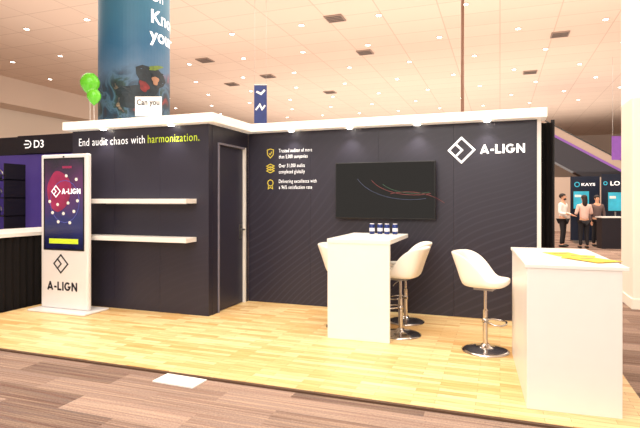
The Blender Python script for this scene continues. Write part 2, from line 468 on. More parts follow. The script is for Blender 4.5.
# teal printed column
cc = Vector((-8.26, 9.80, 0)); CR = .81
t = thing('printed_column', 'large round column wrapped in a blue and teal printed graphic', 'column', cc)
b = new_bm(); lathe(b, [(CR, 0), (CR, CZ)], 64)
obj('wrap', b, M['teal'], t, smooth=False)
base_th = math.atan2(-cc.y, -cc.x)
def curved_text(name, s, th0, z, h, m, bold=.01):
    me = text_data(s, bold); me.name = name
    k = h/.7
    bm2 = bmesh.new(); bm2.from_mesh(me)
    for v in bm2.verts:
        th = th0+v.co.x*k/CR
        v.co = Vector(((CR+.006)*math.cos(th), (CR+.006)*math.sin(th), z+v.co.y*k))
    bm2.to_mesh(me); bm2.free()
    me.materials.clear(); me.materials.append(m)
    o = bpy.data.objects.new(name, me); COL.objects.link(o); o.parent = t; return o
curved_text('lettering', 'On', base_th+R(24), 6.08, .20, M['textw'], 0)
curved_text('lettering', 'Know', base_th+R(24), 5.58, .30, M['textw'], .02)
curved_text('lettering', 'your', base_th+R(24), 5.16, .30, M['textw'], .02)
def curved_blob(name, m, th, z, ra, rz, n=18, rot=0, lift=.004):
    bm2 = bmesh.new()
    c = bm2.verts.new(((CR+lift)*math.cos(th), (CR+lift)*math.sin(th), z))
    rings = []
    for q_ in (.33, .66, 1.0):
        row = []
        for i in range(n):
            a = 2*PI*i/n; wob = 1+.16*math.sin(3*a+rot*5)+.1*math.sin(5*a+rot*9); x = q_*ra*math.cos(a)*wob; y = q_*rz*math.sin(a)*wob
            xx = x*math.cos(rot)-y*math.sin(rot); yy = x*math.sin(rot)+y*math.cos(rot)
            q = th+xx/CR; row.append(bm2.verts.new(((CR+lift)*math.cos(q), (CR+lift)*math.sin(q), z+yy)))
        rings.append(row)
    for i in range(n): bm2.faces.new((c, rings[0][i], rings[0][(i+1) % n]))
    for A_, B_ in zip(rings, rings[1:]):
        for i in range(n): bm2.faces.new((A_[i], A_[(i+1) % n], B_[(i+1) % n], B_[i]))
    return obj(name, bm2, m, t)
curved_blob('printed_shape', M['printdark'], base_th+R(26), 4.25, .36, .34, rot=.4, lift=.006)
curved_blob('printed_shape', M['printdark'], base_th+R(0), 3.85, .42, .26, rot=.2, lift=.008)
curved_blob('printed_shape', M['printgreen'], base_th+R(34), 4.55, .20, .05, rot=.3, lift=.012)
curved_blob('printed_shape', M['printskin'], base_th+R(33), 4.25, .09, .10, lift=.016)
curved_blob('printed_shape', M['printred'], base_th+R(14), 4.08, .10, .13, rot=.5, lift=.020)
curved_blob('printed_shape', M['printdark'], base_th+R(36), 4.40, .16, .05, rot=.2, lift=.024)

# white sign above the booth, in front of the column
p = at_d(148.5, 104, 10.2)
t = thing('hanging_sign', 'small white sign poking up in front of the blue printed column', 'sign', (p.x, p.y, 0), ALPHA)
bx('board', M['paper'], t, -.27, .27, -.02, .02, p.z-.25, p.z+.15, bevel=.01)
bx('post', M['steel'], t, -.02, .02, 0, .03, 0, p.z-.2)
text('lettering', 'Can you', M['textd'], t, (-.23, -.026, p.z-.02), .46, .11, .015)

# balloons
for (u, v, rr, d_, lab) in ((90, 83, .20, 10.8, 'large round bright green balloon floating beside the printed column'),
                        (94, 96, .14, 10.4, 'small green balloon just below the large green balloon')):
    p = at_d(u, v, d_)
    t = thing('balloon', lab, 'balloon', (p.x, p.y, 0), 0, 'green balloons')
    b = new_bm()
    lathe(b, [(0, rr*1.1), (rr*.45, rr), (rr*.8, rr*.65), (rr, rr*.15), (rr*.95, -rr*.3), (rr*.6, -rr*.9), (rr*.2, -rr*1.25), (rr*.06, -rr*1.32), (rr*.14, -rr*1.42), (0, -rr*1.4)], 24, (0, 0, p.z))
    obj('envelope', b, M['green'], t, smooth=True)
    b = new_bm(); tube(b, [(0, 0, p.z-rr*1.4), (.01, 0, 2.5), (0, 0, .06)], .004, 6); obj('string', b, M['paper'], t)
    b = new_bm(); lathe(b, [(0, 0), (.06, 0), (.05, .06), (0, .07)], 12); obj('weight', b, M['steel'], t)

# small hanging banner
p = at_d(260.5, 104, 15)
t = thing('hanging_banner', 'narrow blue banner hanging from the ceiling behind the booth', 'banner', (p.x, p.y, 0), ALPHA)
bx('banner_panel', M['bannerblue'], t, -.19, .19, -.01, .01, 3.8, 4.95)
bx('rail', M['steel'], t, -.2, .2, -.015, .015, 4.94, 4.98)
for s in (-1, 1):
    b = new_bm(); tube(b, [(s*.17, 0, 4.96), (s*.17, 0, CZ)], .004, 6); obj('wire', b, M['steel'], t)
b = new_bm(); stroke(b, [(-.12, 4.75), (.02, 4.68), (.13, 4.8)], .06, -.012); obj('printed_emblem', b, M['paper'], t)
b = new_bm(); stroke(b, [(-.14, 4.2), (-.02, 4.36), (.05, 4.22), (.14, 4.34)], .05, -.012); obj('printed_emblem', b, M['paper'], t)

# slim vertical brown conduit
p = at_d(462.5, 60, 11)
t = thing('ceiling_conduit', 'slim brown vertical pole running from the ceiling down behind the navy wall', 'pole', (p.x, p.y, 0))
b = new_bm(); tube(b, [(0, 0, 0), (0, 0, CZ)], .035, 12); obj('pole', b, M['brown'], t, smooth=True)
b = new_bm(); lathe(b, [(.09, CZ-.03), (.09, CZ)], 16); obj('ceiling_flange', b, M['brown'], t)

# ------------------------------------------------------------ booth platform
PZ = .02
FX0, FX1, FY0, FY1 = -6.15, .98, 3.63, 6.75
t = thing('booth_floor', 'pale yellow laminate wood floor laid under the whole booth', 'floor', (0, 0, 0))
bx('planks', M['wood'], t, FX0, FX1, FY0, FY1, 0, PZ)
b = new_bm(); prism(b, [(FX0, FY0-.03), (FX1, FY0-.03), (FX1, FY0), (FX0, FY0)], 0, PZ-.004); obj('edge_strip', b, M['edge'], t)

t = thing('paper_sheet', 'white rectangular sheet lying on the carpet at the wood floor edge', 'paper', (-2.49, 3.50, 0), R(-2))
bx('sheet', M['paper'], t, -.2, .2, -.10, .09, 0.001, .012)

# ------------------------------------------------------------ booth walls
WZ = 2.47
BY = 6.55
BX0, BX1 = -3.48, .42
t = bw = thing('booth_back_wall', 'long navy booth back wall with faint wave lines and white logo', 'booth wall', (0, 0, 0))
n = 4; w = (BX1-BX0)/n
for i in range(n):
    b = new_bm(); box(b, BX0+i*w+.001, BX0+(i+1)*w-.001, BY, BY+.1, PZ, WZ); obj('panel', b, M['wave'], t)
o = bx('end_post', M['white'], t, BX1, BX1+.045, BY-.01, BY+.11, PZ, WZ)
o['label'] = 'white end post of the navy wall'
diamond_logo('logo', M['textw'], t, -.458, BY-.002, 2.13, .31)
align_word(M['textw'], t, -.235, BY-.003, 2.076, .52, .112)
rows = [(150.5, 156.5, 'Trusted auditor of more', 'than 5,000 companies', 'shield'), (165.5, 171.5, 'Over 31,000 audits', 'completed globally', 'stack'), (181, 187, 'Delivering excellence with', 'a 96% satisfaction rate', 'badge')]
for va, vb, s1, s2, kind in rows:
    q = on_y(279, va+2.0, BY)
    full = .53
    text('lettering', s1, M['textw'], t, (q.x, BY-.004, q.z), full*len(s1)/24, .050, -.004, space=1.1)
    q2 = on_y(279, vb+2.0, BY)
    text('lettering', s2, M['textw'], t, (q2.x, BY-.004, q2.z), full*len(s2)/24, .050, -.004, space=1.1)
    c = on_y(270.5, (va+vb)/2, BY)
    b = new_bm()
    if kind == 'shield':
        stroke(b, [(c.x-.05, c.z+.05), (c.x, c.z+.065), (c.x+.05, c.z+.05), (c.x+.045, c.z-.02), (c.x, c.z-.065), (c.x-.045, c.z-.02)], .011, BY-.002, closed=True)
        stroke(b, [(c.x-.02, c.z+.0), (c.x-.005, c.z-.018), (c.x+.025, c.z+.025)], .010, BY-.002)
    elif kind == 'stack':
        for k in (-1, 0, 1):
            zz = c.z+k*.035
            stroke(b, [(c.x-.06, zz), (c.x, zz+.028), (c.x+.06, zz), (c.x, zz-.028)], .010, BY-.002, closed=True)
    else:
        stroke(b, [(c.x+.045*math.cos(k*PI/4), c.z+.015+.045*math.sin(k*PI/4)) for k in range(8)], .011, BY-.002, closed=True)
        stroke(b, [(c.x-.03, c.z-.03), (c.x-.035, c.z-.07), (c.x, c.z-.05), (c.x+.035, c.z-.07), (c.x+.03, c.z-.03)], .010, BY-.002)
    obj('icon', b, M['iconw'], t)

# closet block
KX0, KX1, KY0 = -5.72, -3.48, 5.5
t = cb = thing('storage_closet', 'navy storage closet block at left with slogan across its front', 'closet', (0, 0, 0))
n = 3; w = (KX1-KX0-.004)/n
for i in range(n):
    b = new_bm(); box(b, KX0+i*w+.001, KX0+(i+1)*w-.001, KY0, KY0+.08, PZ, WZ); obj('front_panel', b, M['wave2'], t)
DY0, DY1, DZ = 5.74, 6.43, 2.23
b = new_bm()
box(b, KX1-.08, KX1, KY0+.081, DY0-.03, PZ, WZ); box(b, KX1-.08, KX1, DY0-.03, BY-.002, DZ+.03, WZ)
box(b, KX1-.08, KX1, DY1+.03, BY-.002, PZ, DZ+.03)
obj('side_panel', b, M['wave2'], t)
b = new_bm(); box(b, KX0, KX0+.08, KY0+.081, BY+.1, PZ, WZ); obj('side_panel', b, M['wave2'], t)
b = new_bm(); box(b, KX0+.08, KX1-.08, BY, BY+.1, PZ, WZ); obj('rear_panel', b, M['wave2'], t)
b = new_bm()
box(b, KX1-.07, KX1+.014, DY0-.025, DY0, PZ, DZ+.025); box(b, KX1-.07, KX1+.014, DY0, DY1, DZ, DZ+.025)
obj('door_frame', b, M['frame'], t)['label'] = 'slim grey door frame'
b = new_bm(); box(b, KX1-.07, KX1+.014, DY1, DY1+.035, PZ, DZ+.025)
obj('door_jamb', b, M['white'], t)['label'] = 'bright white door jamb'
dr = bx('door', M['doorm'], t, KX1-.06, KX1-.022, DY0+.006, DY1-.006, PZ+.01, DZ-.008)
b = new_bm(); tube(b, [(KX1-.022, DY1-.08, 1.08), (KX1+.05, DY1-.08, 1.08), (KX1+.055, DY1-.20, 1.08)], .013, 8)
box(b, KX1-.022, KX1-.010, DY1-.11, DY1-.05, .95, 1.15)
obj('handle', b, M['steel'], dr)
text('lettering', 'End audit chaos with', M['textw'], t, (-5.60, KY0-.003, 2.26), 1.13, .105, -.004, space=1.08)
text('lettering', 'harmonization.', M['textg'], t, (-4.42, KY0-.003, 2.26), .80, .105, -.004, space=1.08)['label'] = 'lime green word'

# header
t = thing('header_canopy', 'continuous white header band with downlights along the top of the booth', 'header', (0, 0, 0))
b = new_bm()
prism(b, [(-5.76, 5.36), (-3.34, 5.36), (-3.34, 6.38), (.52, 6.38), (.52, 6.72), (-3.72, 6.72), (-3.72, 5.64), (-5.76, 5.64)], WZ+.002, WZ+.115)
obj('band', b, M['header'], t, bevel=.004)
for x, y in [(-5.1, 5.43), (-4.0, 5.43), (-2.75, 6.45), (-1.9, 6.45), (-1.0, 6.45), (-.15, 6.45)]:
    b = new_bm(); lathe(b, [(.03, 0), (.04, -.012), (.03, -.014), (0, -.01)], 16, (x, y, WZ)); obj('downlight', b, M['lamp'], t)
    L_ = bpy.data.lights.new('header_spot', 'SPOT'); L_.energy = 13; L_.spot_size = R(105); L_.spot_blend = .8; L_.color = (1, .93, .82); L_.shadow_soft_size = .03
    lo = bpy.data.objects.new('header_spot', L_); COL.objects.link(lo); lo.location = (x, y-.03, WZ-.04); lo.rotation_euler = (R(0), 0, 0)

# shelves
for z, lab in ((1.455, 'upper white floating shelf on the front of the navy closet'), (.965, 'lower white floating shelf on the front of the navy closet')):
    t = thing('floating_shelf', lab, 'shelf', (0, 0, 0), 0, 'floating shelves')
    bx('board', M['white'], t, -5.30, -3.66, 5.26, KY0-.004, z, z+.06, bevel=.003)
    bx('bracket', M['steel'], t, -5.1, -3.8, KY0-.022, KY0-.004, z-.012, z)

# black drape behind right end
t = thing('black_drape', 'black pleated drape hanging behind the right end of the booth wall', 'curtain', (0, 0, 0))
b = new_bm(); pts = []
for i in range(25):
    x = .35+i*.011; pts.append((x, 6.80+.02*math.sin(i*1.3)))
poly = pts+[(x, y+.02) for x, y in reversed(pts)]
prism(b, poly, 0, 2.46); obj('fabric', b, M['blackcloth'], t)
b = new_bm(); tube(b, [(.62, 6.86, 0), (.62, 6.86, 2.5)], .022, 10); obj('upright', b, M['black'], t)

# ------------------------------------------------------------ television
t = thing('television', 'large black flat-screen television mounted on the navy wall', 'television', (-1.43, BY-.012, 1.625))
b = new_bm(); box(b, -.665, .665, -.10, -.055, -.375, .375); obj('casing', b, M['black'], t, bevel=.006)
b = new_bm(); box(b, -.652, .652, -.103, -.099, -.358, .364); obj('screen', b, M['screen'], t)
bx('wall_bracket', M['black'], t, -.3, .3, -.055, .011, -.2, .2)
def arc(bm, cx, cz, rx, rz, a0, a1, w, y, n=18):
    stroke(bm, [(cx+rx*math.cos(R(a0+(a1-a0)*i/n)), cz+rz*math.sin(R(a0+(a1-a0)*i/n))) for i in range(n+1)], w, y, .0008)
b = new_bm(); arc(b, .35, .30, .75, .42, 200, 285, .006, -.103); obj('painted_reflection', b, M['refl'], t)  # thin coloured arcs painted on as reflections in the TV glass
b = new_bm(); arc(b, .40, .24, .60, .30, 200, 290, .006, -.103); obj('painted_reflection', b, M['reflr'], t)
b = new_bm(); arc(b, .42, .20, .50, .24, 210, 290, .006, -.103); obj('painted_reflection', b, M['reflg'], t)
b = new_bm(); arc(b, .30, -.42, .62, .40, 40, 110, .006, -.103); obj('painted_reflection', b, M['reflr'], t)

# ------------------------------------------------------------ kiosk
t = thing('display_kiosk', 'tall white freestanding kiosk with portrait touchscreen and base plate', 'kiosk', (-5.455, 5.14, PZ))
b = new_bm(); box(b, -.405, .405, -.04, .03, .03, 2.09); obj('body', b, M['kiosk'], t, bevel=.02)
b = new_bm(); box(b, -.47, .50, -.20, .24, 0, .03); obj('base_plate', b, M['kiosk'], t, bevel=.012)
sc = bx('screen', M['scrpur'], t, -.33, .33, -.044, -.038, .83, 2.02)
b = new_bm(); stroke(b, [(-.34, .82), (.34, .82), (.34, 2.03), (-.34, 2.03)], .02, -.041, .004, True); obj('bezel', b, M['black'], t)
b = new_bm()
xz_poly(b, [(-.08+.20*math.cos(a)*(1+.06*math.sin(2*a+.6)+.04*math.sin(5*a)), 1.60+.27*math.sin(a)*(1+.06*math.sin(3*a+1.2))) for a in [2*PI*k/48 for k in range(48)]], -.0442, .0012)
obj('displayed_shape', b, M['red'], sc)
b = new_bm(); stroke(b, [(.02+.25*math.cos(k*PI/10), 1.46+.28*math.sin(k*PI/10)) for k in range(20)], .008, -.0455, .0008, True)
obj('displayed_ring', b, M['scrblue'], sc)
align_word(M['textw'], sc, -.03, -.0465, 1.56, .32, .07)
diamond_logo('displayed_logo', M['textw'], sc, -.13, -.0465, 1.595, .15)
for k, (dx, dz) in enumerate([(-.24, 1.46), (-.10, 1.42), (.08, 1.44), (.24, 1.47), (-.19, 1.31), (.0, 1.30), (.18, 1.33), (-.09, 1.19), (.11, 1.18), (.22, 1.75), (.05, 1.80)]):
    b = new_bm(); ellipsoid(b, (dx, -.0475, dz), .025, .0015, .022, 12, 6); obj('displayed_icon', b, M['paper'], sc)
bx('displayed_button', M['textg'], sc, -.25, .25, -.047, -.0445, .90, .965)
bx('displayed_strip', M['red'], sc, -.02, .14, -.047, -.0445, 1.90, 1.93)
diamond_logo('logo', M['textd'], t, -.05, -.042, .63, .24)
align_word(M['textd'], t, -.29, -.0415, .275, .52, .115)
b = new_bm(); tube(b, [(0, -.048, 2.055), (0, -.04, 2.055)], .012, 12); obj('camera_lens', b, M['black'], t)

# ------------------------------------------------------------ bar table
t = thing('bar_table', 'tall white bar table with stools drawn up beside it', 'table', (-1.405, 5.08, PZ))
TH = 1.065
bx('tabletop', M['white'], t, -.345, .345, 0, 1.05, TH-.045, TH, bevel=.003)
bx('end_panel', M['white'], t, -.34, .335, .006, .046, 0, TH-.045, bevel=.002)
bx('end_panel', M['white'], t, -.22, .10, .96, 1.0, 0, TH-.045, bevel=.002)
bx('spine_panel', M['white'], t, -.06, -.02, .046, .96, 0, TH-.045)

# drink cans
ords = ['leftmost of four', 'second from left', 'third from left', 'rightmost of four']
for i, x in enumerate((-1.47, -1.375, -1.285, -1.19)):
    t = thing('drink_can', 'small dark blue and white drink can on bar table, %s' % ords[i], 'can', (x, 5.96+.02*(i % 2), PZ+TH), 0, 'cans on the bar table')
    b = new_bm(); lathe(b, [(0, .003), (.026, .0), (.033, .009), (.033, .108), (.027, .122), (0, .122)], 20); obj('body', b, M['canblue'], t, smooth=True)
    b = new_bm(); lathe(b, [(.0335, .035), (.0340, .039), (.0340, .072), (.0335, .076)], 20); obj('label_band', b, M['cap'], t, smooth=True)
    b = new_bm(); lathe(b, [(0, .124), (.024, .124), (.027, .128), (.028, .121), (0, .121)], 20); obj('lid', b, M['cap'], t, smooth=True)

# ------------------------------------------------------------ bar stools
def make_stool():
    t = thing('bar_stool', 'x', 'bar stool')
    b = new_bm(); n = 44
    def prof(th):
        bk = (1-math.cos(th))/2                       # 0 front .. 1 back
        sm = min(1, max(0, (bk-.28)/.58)); sm = sm*sm*(3-2*sm)
        h = .050+.265*sm
        ex = 4.2
        c, s = abs(math.cos(th)), abs(math.sin(th))
        r0 = 1.0/((c/.22)**ex+(s/.21)**ex)**(1/ex)
        out = []
        for f in (.25, .5, .75): out.append((r0*f*.95, .0+.004*(f > .6)))
        out.append((r0*.94, .022))
        for w_ in (.3, .65, .92):
            out.append((r0*(.98+.08*w_*sm), .03+h*w_))
        out.append((r0*(.98+.09*sm)-.008, .034+h))
        th_ = .024
        for w_ in (.9, .6, .3):
            out.append((r0*(.98+.08*w_*sm)-th_, max(.078, .03+h*w_)))
        out.append((r0*.66, .077)); out.append((r0*.35, .074))
        return out
    P = [prof(2*PI*i/n) for i in range(n)]; m = len(P[0])
    cb_ = b.verts.new((0, 0, 0)); ct = b.verts.new((0, 0, .073))
    V = []
    for i in range(n):
        a = 2*PI*i/n; row = []
        for r_, z_ in P[i]:
            lean = -.09*max(0, z_-.09)/.25*max(0, -math.cos(a))
            row.append(b.verts.new((r_*math.cos(a)+lean, r_*math.sin(a), z_)))
        V.append(row)
    for i in range(n):
        A, B = V[i], V[(i+1) % n]
        b.faces.new((cb_, A[0], B[0])); b.faces.new((ct, A[-1], B[-1]))
        for k in range(m-1): b.faces.new((A[k], A[k+1], B[k+1], B[k]))
    s = obj('seat', b, M['leather'], t, smooth=True, sub=1, loc=(0, 0, .63))
    b = new_bm(); box(b, -.09, .09, -.09, .09, .605, .632); obj('seat_plate', b, M['steel'], t)
    b = new_bm(); lathe(b, [(.0, .02), (.025, .02), (.025, .40), (.016, .41), (.016, .61), (0, .61)], 20); obj('gas_lift', b, M['chrome'], t, smooth=False)
    b = new_bm(); lathe(b, [(0, 0), (.225, 0), (.228, .006), (.20, .018), (.12, .032), (.05, .045), (.035, .07), (.027, .075), (0, .076)], 40); obj('base', b, M['chrome'], t, smooth=True)
    b = new_bm()
    pts = [(.0, -.025, .30), (.05, -.09, .30), (.12, -.125, .29), (.18, -.09, .285), (.20, 0, .285), (.18, .09, .285), (.12, .125, .29), (.05, .09, .30), (.0, .025, .30)]
    tube(b, pts, .009, 8); lathe(b, [(.031, .28), (.031, .32)], 16); obj('footrest', b, M['chrome'], t, smooth=True)
    b = new_bm(); tube(b, [(.0, .04, .60), (.0, .2, .585), (0, .24, .57)], .005, 6); obj('height_lever', b, M['steel'], t)
    return t
st0 = make_stool()
stools = [(-.135, 5.17, R(-14), 'white low-back bar stool standing alone near the right counter'),
          (-1.03, 5.48, R(172), 'white bar stool on the near right side of the bar table'),
          (-1.08, 6.08, R(190), 'white bar stool at the far right corner of the bar table'),
          (-1.71, 5.62, R(5), 'white bar stool mostly hidden left of the bar table')]
for i, (x, y, rz, lab) in enumerate(stools):
    o = st0 if i == 0 else copy_tree(st0)
    o.location = (x, y, PZ); o.rotation_euler = (0, 0, rz); tag(o, lab, 'bar stool', 'white bar stools')

# ------------------------------------------------------------ right counter
CL = on_floor(527, 409, PZ)
t = ct_ = thing('reception_counter', 'tall white box counter at the right front of the wood floor', 'counter', (CL.x, CL.y, PZ), R(3))
bx('body', M['white'], t, .0, .60, .008, 1.33, 0, 1.0, bevel=.002)
bx('countertop', M['white'], t, -.012, .64, 0, 1.35, 1.0, 1.025, bevel=.002)
bx('rear_door', M['kiosk'], t, .03, .57, 1.33, 1.342, .03, .97)
o = bx('side_door', M['kiosk'], t, .60, .608, .1, 1.2, .05, .95)
# flyers
CT = PZ+1.025
fl = [(.50, 4.62, 20, 'yellow flyer lying farthest left on the white counter'), (.585, 4.42, -12, 'middle yellow flyer on the white counter'), (.66, 4.22, 35, 'yellow flyer nearest the front edge of the white counter')]
for i, (x, y, a, lab) in enumerate(fl):
    t = thing('flyer', lab, 'flyer', (x, y, CT+.003*i), R(a), 'yellow flyers on the counter')
    b = new_bm(); box(b, -.11, .11, -.15, .15, 0.0005, .0028); obj('sheet', b, M['yellow'], t)
    b = new_bm(); box(b, -.06, .06, .04, .08, .0028, .0031); obj('printed_block', b, M['orange'], t)

# ------------------------------------------------------------ neighbouring booth at left
t = thing('draped_counter', 'long counter with white top and black pleated skirt at the left edge', 'counter', (0, 0, 0))
bx('countertop', M['white'], t, -7.15, -6.16, 3.9, 6.3, 1.0, 1.055, bevel=.004)
b = new_bm(); pts = []
N_ = 120
for i in range(N_+1): pts.append((-6.19+.014*math.sin(i*1.15)+.006*math.sin(i*.37), 3.93+i*(2.34/N_)))
for i in range(30): pts.append((-6.2-i*.031, 6.27+.012*math.sin(i*1.1)))
poly = pts+[(x-.012, y-.012) for x, y in reversed(pts)]
prism(b, poly, 0, 1.0); obj('skirt', b, M['blackcloth'], t)
bx('carcass', M['dark'], t, -7.1, -6.26, 3.95, 6.2, .02, 1.0)

t = thing('exhibit_wall', 'dark purple exhibit wall with a white sign at far left', 'exhibit wall', (0, 0, 0))
bx('backing', M['dark'], t, -11.2, -7.3, 7.6, 7.7, 0, 2.8)
bx('light_panel', M['purple'], t, -9.95, -7.4, 7.56, 7.6, .9, 2.42)
bx('sign_board', M['dark'], t, -9.25, -7.8, 7.50, 7.56, 2.44, 2.80)
text('lettering', 'D3', M['textw'], t, (-8.80, 7.495, 2.55), .26, .15, .01)
b = new_bm()
dx0, dz0 = -9.07, 2.55
stroke(b, [(dx0, dz0+.075), (dx0+.13, dz0+.075)], .022, 7.497)
stroke(b, [(dx0+.03, dz0+.005), (dx0+.12, dz0+.005), (dx0+.17, dz0+.03), (dx0+.19, dz0+.075), (dx0+.17, dz0+.12), (dx0+.12, dz0+.145), (dx0+.03, dz0+.145)], .022, 7.497)
obj('sign_emblem', b, M['textw'], t)
t = thing('display_rack', 'black tiered rack holding dark headsets behind the draped counter', 'rack', (-9.6, 7.1, 0))
for z in (1.2, 1.55, 1.9): bx('shelf', M['black'], t, -.75, .75, -.2, .25, z-.02, z)
for x in (-.75, .73): bx('upright', M['black'], t, x, x+.02, -.2, .25, 0, 2.2)
plc = ['left', 'middle', 'right']; lv = ['lowest', 'middle', 'top']
for r_, z in enumerate((1.2, 1.55, 1.9)):
    for c_, x in enumerate((-.4, 0, .4)):
        h = thing('headset', 'dark headset on the %s shelf of the black rack, %s one' % (lv[r_], plc[c_]), 'headset', (-9.6+x, 7.05, z+.002), R(random.uniform(-20, 20)), 'headsets on the black rack')
        b = new_bm(); tube(b, [(.10*math.cos(a), 0, .07+.12*math.sin(a)) for a in [PI*k/10 for k in range(11)]], .012, 6); obj('headband', b, M['steel'], h, smooth=True)
        b = new_bm(); box(b, -.11, .11, -.10, -.02, 0.0, .10); obj('visor', b, M['navy'], h, bevel=.02)
        b = new_bm(); box(b, -.09, .09, -.104, -.10, .03, .07); obj('front_glint', b, M['purple'], h)  # glowing purple plate stands in for the glint on the visor

# ------------------------------------------------------------ right background
def facing_root(name, label, cat, u, d, group=None):
    p = at_d(u, HOR, d)
    return thing(name, label, cat, (p.x, p.y, 0), ALPHA*0.6, group)
t = facing_root('exhibit_banner', 'tall navy banner with a round cyan emblem behind two standing people', 'banner', 585, 18.0)
bx('panel', M['bannernavy'], t, -.49, .49, -.03, .03, .05, 2.35)
bx('foot', M['steel'], t, -.47, .47, -.2, .2, 0, .05)
b = new_bm(); stroke(b, [(-.28+.08*math.cos(k*PI/8), 2.06+.08*math.sin(k*PI/8)) for k in range(16)], .03, -.032, closed=True); obj('emblem', b, M['cyan'], t)
text('lettering', 'KAYS', M['textw'], t, (-.13, -.034, 2.01), .46, .10, .02)
t = facing_root('exhibit_banner', 'navy banner with white letters half hidden by the white column', 'banner', 616, 17.0)
bx('panel', M['bannernavy'], t, -.46, .55, -.03, .03, .05, 2.38)
bx('foot', M['steel'], t, -.44, .53, -.2, .2, 0, .05)
b = new_bm(); stroke(b, [(-.35+.055*math.cos(k*PI/8), 2.07+.055*math.sin(k*PI/8)) for k in range(16)], .03, -.032, closed=True); obj('emblem', b, M['cyan'], t)
text('lettering', 'LO', M['textw'], t, (-.19, -.034, 2.0), .30, .14, .02)
for u, d, z0, z1, w_, lab in ((581, 17.3, 1.2, 1.8, .5, 'cyan glowing monitor behind the standing man'), (615.5, 16.3, 1.15, 1.75, .46, 'cyan glowing monitor beside the white column')):
    t = facing_root('monitor', lab, 'monitor', u, d, 'cyan monitors in the far booths')
    b = new_bm(); box(b, -w_/2-.02, w_/2+.02, -.02, .03, z0-.03, z1+.03); obj('casing', b, M['black'], t)
    b = new_bm(); box(b, -w_/2, w_/2, -.025, -.019, z0, z1); obj('screen', b, M['cyan'], t)
    b = new_bm(); box(b, -w_/2+.04, 0, -.028, -.025, z1-.2, z1-.12); obj('displayed_strip', b, M['paper'], t)
    b = new_bm(); tube(b, [(0, .02, 0), (0, .02, z0)], .025, 10); obj('pole', b, M['steel'], t)
    b = new_bm(); lathe(b, [(0, 0), (.25, 0), (.25, .02), (0, .03)], 24); obj('foot', b, M['steel'], t)
t = facing_root('exhibit_counter', 'dark low counter in front of the far banners', 'counter', 613, 15.3)
bx('body', M['dark'], t, -.32, .32, 0, .4, 0, .95)
bx('countertop', M['white'], t, -.35, .35, -.03, .43, .95, .99)
t = facing_root('partition_wall', 'pale partition wall standing behind the far banners', 'partition', 585, 24)
bx('panel', M['farwall'], t, -3, 3, 0, .1, 0, 2.6)
p = at_d(617, 148, 21)
t = thing('hanging_banner', 'small purple banner hanging above the far navy banners', 'banner', (p.x, p.y, 0), ALPHA)
bx('banner_panel', M['magenta'], t, -.22, .30, -.01, .01, p.z-.5, p.z+.5)
for s in (-1, 1):
    b = new_bm(); tube(b, [(.04+s*.22, 0, p.z+.49), (.04+s*.22, 0, CZ)], .005, 6); obj('wire', b, M['steel'], t)
# escalator
A = at_d(535, 122, 26); B = at_d(650, 182, 24)
dv = B-A
t = thing('escalator', 'dark sloping escalator side with a purple lit strip', 'escalator', (A.x, A.y, 0))
def slope_bar(name, m, z0, z1, y0, y1):
    b = new_bm(); L2 = Vector((dv.x, dv.y, 0)).length; sl = dv.z/L2
    vs = []
    for x in (0, L2):
        for y in (y0, y1):
            for z in (z0, z1): vs.append(b.verts.new((x, y, A.z+x*sl+z)))
    for f in ((0,1,3,2),(4,6,7,5),(0,4,5,1),(2,3,7,6),(0,2,6,4),(1,5,7,3)): b.faces.new([vs[i] for i in f])
    return obj(name, b, m, t)
t.rotation_euler = (0, 0, math.atan2(dv.y, dv.x))
slope_bar('side_cladding', M['dark'], -1.5, -.25, 0, 1.4)
slope_bar('light_strip', M['magenta'], -.25, -.12, -.02, 1.4)
slope_bar('glass_side', M['vent'], -.12, .3, 0, .03)
slope_bar('handrail', M['black'], .3, .36, -.03, .06)

# ------------------------------------------------------------ people
def skin_mesh(name, V, E, rad, m, parent, root=0, sub=1):
    me = bpy.data.meshes.new(name); me.from_pydata(V, E, [])
    o = bpy.data.objects.new(name, me); COL.objects.link(o)
    s = o.modifiers.new('skin', 'SKIN'); s.use_smooth_shade = True
    for i, r_ in enumerate(rad):
        sv = me.skin_vertices[0].data[i]; sv.radius = (r_, r_) if not isinstance(r_, tuple) else r_
        sv.use_root = (i == root)
    if sub:
        q = o.modifiers.new('sub', 'SUBSURF'); q.levels = sub; q.render_levels = sub
    dg = bpy.context.evaluated_depsgraph_get(); dg.update()
    m2 = bpy.data.meshes.new_from_object(o.evaluated_get(dg)); m2.name = name
    bpy.data.objects.remove(o)
    for p in m2.polygons: p.use_smooth = True
    m2.materials.clear(); m2.materials.append(m)
    o = bpy.data.objects.new(name, m2); COL.objects.link(o); o.parent = parent
    return o
